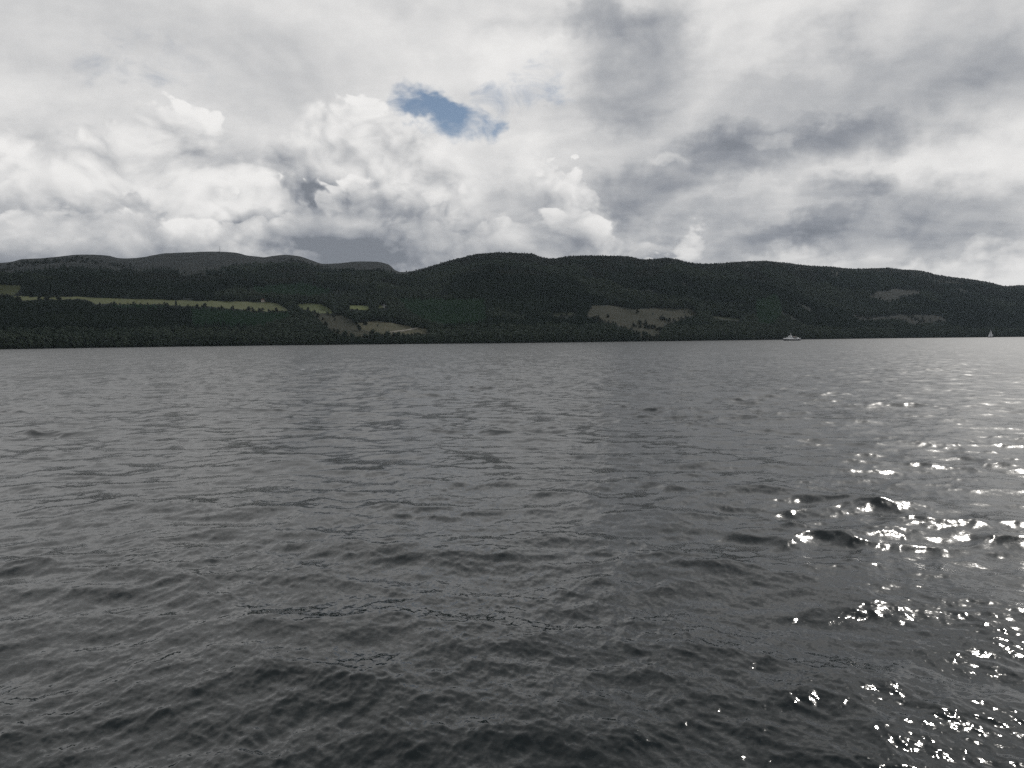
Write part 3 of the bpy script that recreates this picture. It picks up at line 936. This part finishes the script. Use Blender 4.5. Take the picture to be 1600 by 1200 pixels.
# ------------------------------------------------------------------ houses by the fields
def house(label, px, py, L, wdt, wall_h, roof_h, wallm, roofm):
    at = ground_at(px, py)
    az = math.atan2(at.x, at.y)
    r = place('farmhouse', label, 'house', at, -az + .12)
    wl = new_part('wall', box(B(), -L / 2, L / 2, -wdt / 2, wdt / 2, -1.5, wall_h), wallm, r)
    bm = B()                                             # gabled roof with eaves
    e = .4
    for s in (-1, 1):
        q = [(-L / 2 - e, s * (wdt / 2 + e), wall_h - .25), (L / 2 + e, s * (wdt / 2 + e), wall_h - .25), (L / 2 + e, 0, wall_h + roof_h), (-L / 2 - e, 0, wall_h + roof_h)]
        v = [bm.verts.new(p) for p in q] + [bm.verts.new((p[0], p[1], p[2] + .22)) for p in q]
        for f in ((0, 1, 2, 3), (7, 6, 5, 4), (0, 4, 5, 1), (1, 5, 6, 2), (2, 6, 7, 3), (3, 7, 4, 0)): bm.faces.new([v[i] for i in f])
    rf = new_part('roof', bm, roofm, r)
    for s in (-1, 1):
        new_part('gable', prism(B(), [(-wdt / 2, wall_h), (wdt / 2, wall_h), (0, wall_h + roof_h - .12)], -.15, .15), wallm, r).matrix_local = Matrix.Translation((s * (L / 2 - .16), 0, 0)) @ Matrix.Rotation(math.pi / 2, 4, 'Z')
        new_part('chimney', box(B(), s * (L / 2 - .8) - .4, s * (L / 2 - .8) + .4, -.4, .4, wall_h + roof_h - .7, wall_h + roof_h + 1.0), wallm, rf)
    for x in (-.34, -.12, .14, .36):
        w_ = new_part('window', box(B(), x * L - .55, x * L + .55, -wdt / 2 - .06, -wdt / 2 + .05, 1.0, 2.3), 'glass', r)
        new_part('sill', box(B(), x * L - .65, x * L + .65, -wdt / 2 - .14, -wdt / 2 + .05, .86, .997), wallm, w_)
    new_part('door', box(B(), -.02 * L, -.02 * L + 1.0, -wdt / 2 - .07, -wdt / 2 + .05, -.2, 2.05), 'wood', r)


house('small pale farmhouse with a dull red roof on the upper edge of the long pasture', 413, 471.3, 11, 6, 2.8, 2.4, 'render', 'rust_roof')
house('small white house with a slate roof among the trees right of the bright pasture', 602, 480.5, 9, 5.5, 2.9, 2.0, 'white_wall', 'slate')


# ------------------------------------------------------------------ pale track across the tan clearing
def build_track():
    pts = [ground_at(px, py) for px, py in [(603, 519.6), (612, 519.2), (622, 518.2), (632, 517.0), (640, 516.0), (645, 514.6), (651, 513.6)]]
    bm = B(); prev = None
    for i, p in enumerate(pts):
        d = (pts[min(i + 1, len(pts) - 1)] - pts[max(i - 1, 0)]).normalized()
        side = Vector((-d.y, d.x, 0)).normalized() * 3.2
        up = Vector((0, 0, 1.2))
        cur = [bm.verts.new(p - side + up), bm.verts.new(p + side + up), bm.verts.new(p + side - up * 2), bm.verts.new(p - side - up * 2)]
        if prev:
            for a in range(4): bm.faces.new((prev[a], prev[(a + 1) % 4], cur[(a + 1) % 4], cur[a]))
        prev = cur
    P['gravel'] = paint('pale gravel', (.30, .28, .24), .9)
    tag(new_part('track', bm, 'gravel', None), 'pale gravel track across the tan felled clearing', kind='structure')


build_track()


# ------------------------------------------------------------------ mast on the hill
def build_mast():
    at = ground_at(343.5, 393.4)
    r = place('radio_mast', 'thin grey lattice radio mast on top of the rounded hill', 'mast', at, .3)
    H, w0, w1 = 17.0, 1.3, .55
    leg = [(math.cos(2.0944 * i + .5), math.sin(2.0944 * i + .5)) for i in range(3)]
    pt = lambda i, t: (leg[i][0] * (w0 + (w1 - w0) * t), leg[i][1] * (w0 + (w1 - w0) * t), -1 + (H + 1) * t)
    for i in range(3): new_part('leg', bar(B(), pt(i, 0), pt(i, 1), .14, .09), 'steel', r)
    bm = B()
    for k in range(9):
        for i in range(3):
            j = (i + 1) % 3
            bar(bm, pt(i, k / 9), pt(j, (k + 1) / 9), .06, n=4); bar(bm, pt(i, (k + 1) / 9), pt(j, (k + 1) / 9), .05, n=4)
    new_part('bracing', bm, 'steel', r)
    new_part('antenna', bar(B(), (0, 0, H - .5), (0, 0, H + 4), .09, .04), 'steel', r)
    for z, a in ((H * .82, -1.2), (H * .66, .6)):
        d = Vector((math.cos(a), math.sin(a), 0))
        new_part('dish', bar(B(), d * .8 + Vector((0, 0, z)), d * 1.3 + Vector((0, 0, z)), .75, .65, 14), 'white', r)
    new_part('panel_antenna', box(B(), .55, .85, -.2, .2, H - 2.6, H - .4), 'white', r)
    new_part('cabin', box(B(), -3.6, -1.8, -1.3, 1.3, -1.2, 2.1), 'deck', r)


build_mast()


# ------------------------------------------------------------------ boats
def water_at(px, py):
    a, e = bearing(px, py)
    d = -EYE / math.tan(e)
    return Vector((d * math.sin(a), d * math.cos(a), 0)), d, a


def build_cruiser():
    at, d, a = water_at(1237.5, 532.2)
    r = place('cruise_boat', 'white passenger cruise boat with a dark hull out on the loch', 'boat', at, -a + math.pi - .18)   # bow points to the left of the view
    L = 24 * d / FPX
    k = L / 24.0
    r.scale = (k, k, k)
    # bow at +x (turned half round, so it shows on the left)
    new_part('hull', hull(B(), [(-11.6, 2.5, 2.3, 2.2, -.9), (-8, 2.9, 2.8, 2.1, -1.2), (0, 3.1, 3.0, 2.1, -1.3), (6, 2.8, 2.5, 2.2, -1.2), (9.5, 1.7, 1.1, 2.5, -.8), (12, .12, .05, 2.9, -.2)]), 'black', r)
    new_part('bulwark', hull(B(), [(-11.7, 2.52, 2.52, 3.1, 2.15), (-8, 2.95, 2.95, 3.0, 2.05), (0, 3.15, 3.15, 3.0, 2.05), (6, 2.85, 2.85, 3.2, 2.15), (9.5, 1.8, 1.75, 3.6, 2.4), (12.3, .14, .14, 4.1, 2.6)], True), 'white', r)
    new_part('deck', box(B(), -11, 6.5, -2.4, 2.4, 2.9, 3.02), 'deck', r)
    sal = new_part('saloon', prism(B(), [(-1.5, 3.0), (8.4, 3.0), (7.0, 5.1), (-1.5, 5.1)], -2.3, 2.3), 'white', r)
    for i in range(6):
        for s in (-1, 1):
            new_part('window', box(B(), -1.0 + i * 1.3, -.05 + i * 1.3, s * 2.31 - .03, s * 2.31 + .03, 3.75, 4.65), 'glass', sal)
    wh = new_part('wheelhouse', prism(B(), [(.6, 5.1), (5.4, 5.1), (3.6, 7.6), (1.0, 7.6)], -1.75, 1.75), 'white', r)
    new_part('windscreen', prism(B(), [(5.05, 5.75), (4.0, 7.2), (3.94, 7.16), (4.98, 5.72)], -1.5, 1.5), 'glass', wh).location.x = .12
    for s in (-1, 1): new_part('window', prism(B(), [(1.4, 6.0), (4.3, 6.0), (3.5, 7.1), (1.4, 7.1)], s * 1.77 - .03, s * 1.77 + .03), 'glass', wh)
    new_part('wheelhouse_roof', box(B(), .5, 4.1, -2.0, 2.0, 7.6, 7.85), 'white', wh)
    mast = new_part('mast', bar(B(), (2.0, 0, 7.8), (1.6, 0, 11.2), .16, .07), 'white', r)
    new_part('radar', box(B(), 1.0, 2.7, -.2, .2, 9.4, 9.75), 'white', mast)
    new_part('yard', bar(B(), (1.75, -1.1, 10.2), (1.75, 1.1, 10.2), .06), 'white', mast)
    new_part('upper_deck', box(B(), -6.5, -1.503, -2.35, 2.35, 4.95, 5.1), 'white', r)
    for i, x in enumerate((-2.0, -4.2, -6.3)):
        for s in (-1, 1): new_part('post', bar(B(), (x, s * 2.2, 2.9), (x, s * 2.2, 5.0), .1), 'white', r)
    for z in (5.6, 6.1):
        bm = B()
        for s in (-1, 1): bar(bm, (-6.4, s * 2.25, z), (.4, s * 2.25, z), .06)
        bar(bm, (-6.4, -2.25, z), (-6.4, 2.25, z), .06)
        new_part('railing', bm, 'white', r)
    bm = B()
    for s in (-1, 1):
        bar(bm, (-11.4, s * 2.45, 3.9), (-6.6, s * 2.5, 3.9), .07)
        for x in (-11.3, -9.7, -8.1): bar(bm, (x, s * 2.45, 2.8), (x, s * 2.45, 3.9), .06)
    bar(bm, (-11.4, -2.45, 3.9), (-11.4, 2.45, 3.9), .07)
    new_part('stern_railing', bm, 'white', r)
    new_part('locker', box(B(), -9.4, -7.6, -1.3, 1.3, 3.0, 4.6, .1), 'white', r)
    new_part('flagstaff', bar(B(), (-11.4, 0, 2.9), (-12.0, 0, 5.6), .07, .04), 'white', r)
    for s in (-1, 1):
        bm = B()
        bmesh.ops.create_circle(bm, cap_ends=False, radius=.34, segments=14)
        ring = bm.edges[:]
        ext = bmesh.ops.extrude_edge_only(bm, edges=ring)
        for v in [v for v in ext['geom'] if isinstance(v, bmesh.types.BMVert)]: v.co.x *= .6; v.co.y *= .6; v.co.z += .08
        new_part('lifebuoy', bm, 'orange', r).matrix_local = Matrix.Translation((-3.2, s * 2.28, 5.75)) @ Matrix.Rotation(math.pi / 2, 4, 'X')


def sail(parent, name, tack, clew, head, belly):
    """a triangle of cloth, bellied by the wind, with a thickness"""
    bm = B(); n = 7
    tack, clew, head = Vector(tack), Vector(clew), Vector(head)
    for side in (0.0, .04):
        rows = []
        for i in range(n + 1):
            a, b = tack.lerp(head, i / n), clew.lerp(head, i / n)
            rows.append([bm.verts.new(a.lerp(b, j / n) + Vector((0, belly * math.sin(math.pi * j / n) * (1 - .6 * i / n) + side, 0))) for j in range(n + 1)])
        for i in range(n):
            for j in range(n):
                if i == n - 1: 
                    bm.faces.new((rows[i][j], rows[i][j + 1], rows[n][j]))
                else: bm.faces.new((rows[i][j], rows[i][j + 1], rows[i + 1][j + 1], rows[i + 1][j]))
    return new_part(name, bm, 'sail', parent, True)


def build_yacht():
    at, d, a = water_at(1548, 527.3)
    r = place('sailing_boat', 'small white-sailed yacht far out below the dark hill', 'boat', at, -a + math.pi - .35)
    k = 10.8 * d / FPX / 17.0
    r.scale = (k, k, k)
    new_part('hull', hull(B(), [(-5.2, 1.1, .8, .95, -.2), (-2.5, 1.7, 1.4, .9, -.7), (1, 1.75, 1.3, 1.0, -.9), (4, .95, .6, 1.2, -.6), (6, .06, .03, 1.45, -.1)]), 'navy', r)
    new_part('deck', prism(B(), [(-4.6, .96), (5.0, 1.2), (5.0, 1.3), (-4.6, 1.06)], -.8, .8), 'white', r)
    cab = new_part('cabin', prism(B(), [(-1.8, 1.0), (2.4, 1.05), (1.6, 1.65), (-1.6, 1.75)], -.85, .85), 'white', r)
    for s in (-1, 1): new_part('window', box(B(), -1.2, 1.1, s * .86 - .02, s * .86 + .02, 1.25, 1.5), 'glass', cab)
    new_part('mast', bar(B(), (.9, 0, 1.0), (.6, 0, 17.2), .12, .07), 'steel', r)
    new_part('boom', bar(B(), (.8, 0, 2.3), (-4.6, .7, 2.4), .09, .07), 'steel', r)
    sail(r, 'mainsail', (.7, 0, 2.5), (-4.5, .7, 2.55), (.55, 0, 16.8), .55)
    sail(r, 'jib', (5.7, 0, 1.6), (1.3, .6, 2.0), (1.15, 0, 12.6), .6)
    for p, q in (((5.8, 0, 1.4), (.65, 0, 13.2)), ((-5.0, 0, 1.0), (.6, 0, 17.0))): new_part('stay', bar(B(), p, q, .03), 'steel', r)
    new_part('rudder', box(B(), -5.3, -4.8, -.06, .06, -1.0, .3), 'navy', r)


build_cruiser()
build_yacht()


# ------------------------------------------------------------------ the air between
def build_haze():
    bm = box(B(), -11500, 11500, -11500, 11500, -5, 352)
    me = bpy.data.meshes.new('haze'); bmesh.ops.recalc_face_normals(bm, faces=bm.faces[:]); bm.to_mesh(me); bm.free()
    m = bpy.data.materials.new('haze'); m.use_nodes = True
    t = m.node_tree; t.nodes.clear()
    out = t.nodes.new('ShaderNodeOutputMaterial'); v = t.nodes.new('ShaderNodeVolumePrincipled')
    v.inputs['Color'].default_value = (.72, .86, 1, 1); v.inputs['Density'].default_value = 2.9e-5; v.inputs['Anisotropy'].default_value = 0.0
    t.links.new(v.outputs[0], out.inputs['Volume'])
    me.materials.append(m)
    tag(link(bpy.data.objects.new('haze', me)), 'thin pale haze over the loch', kind='stuff')


build_haze()
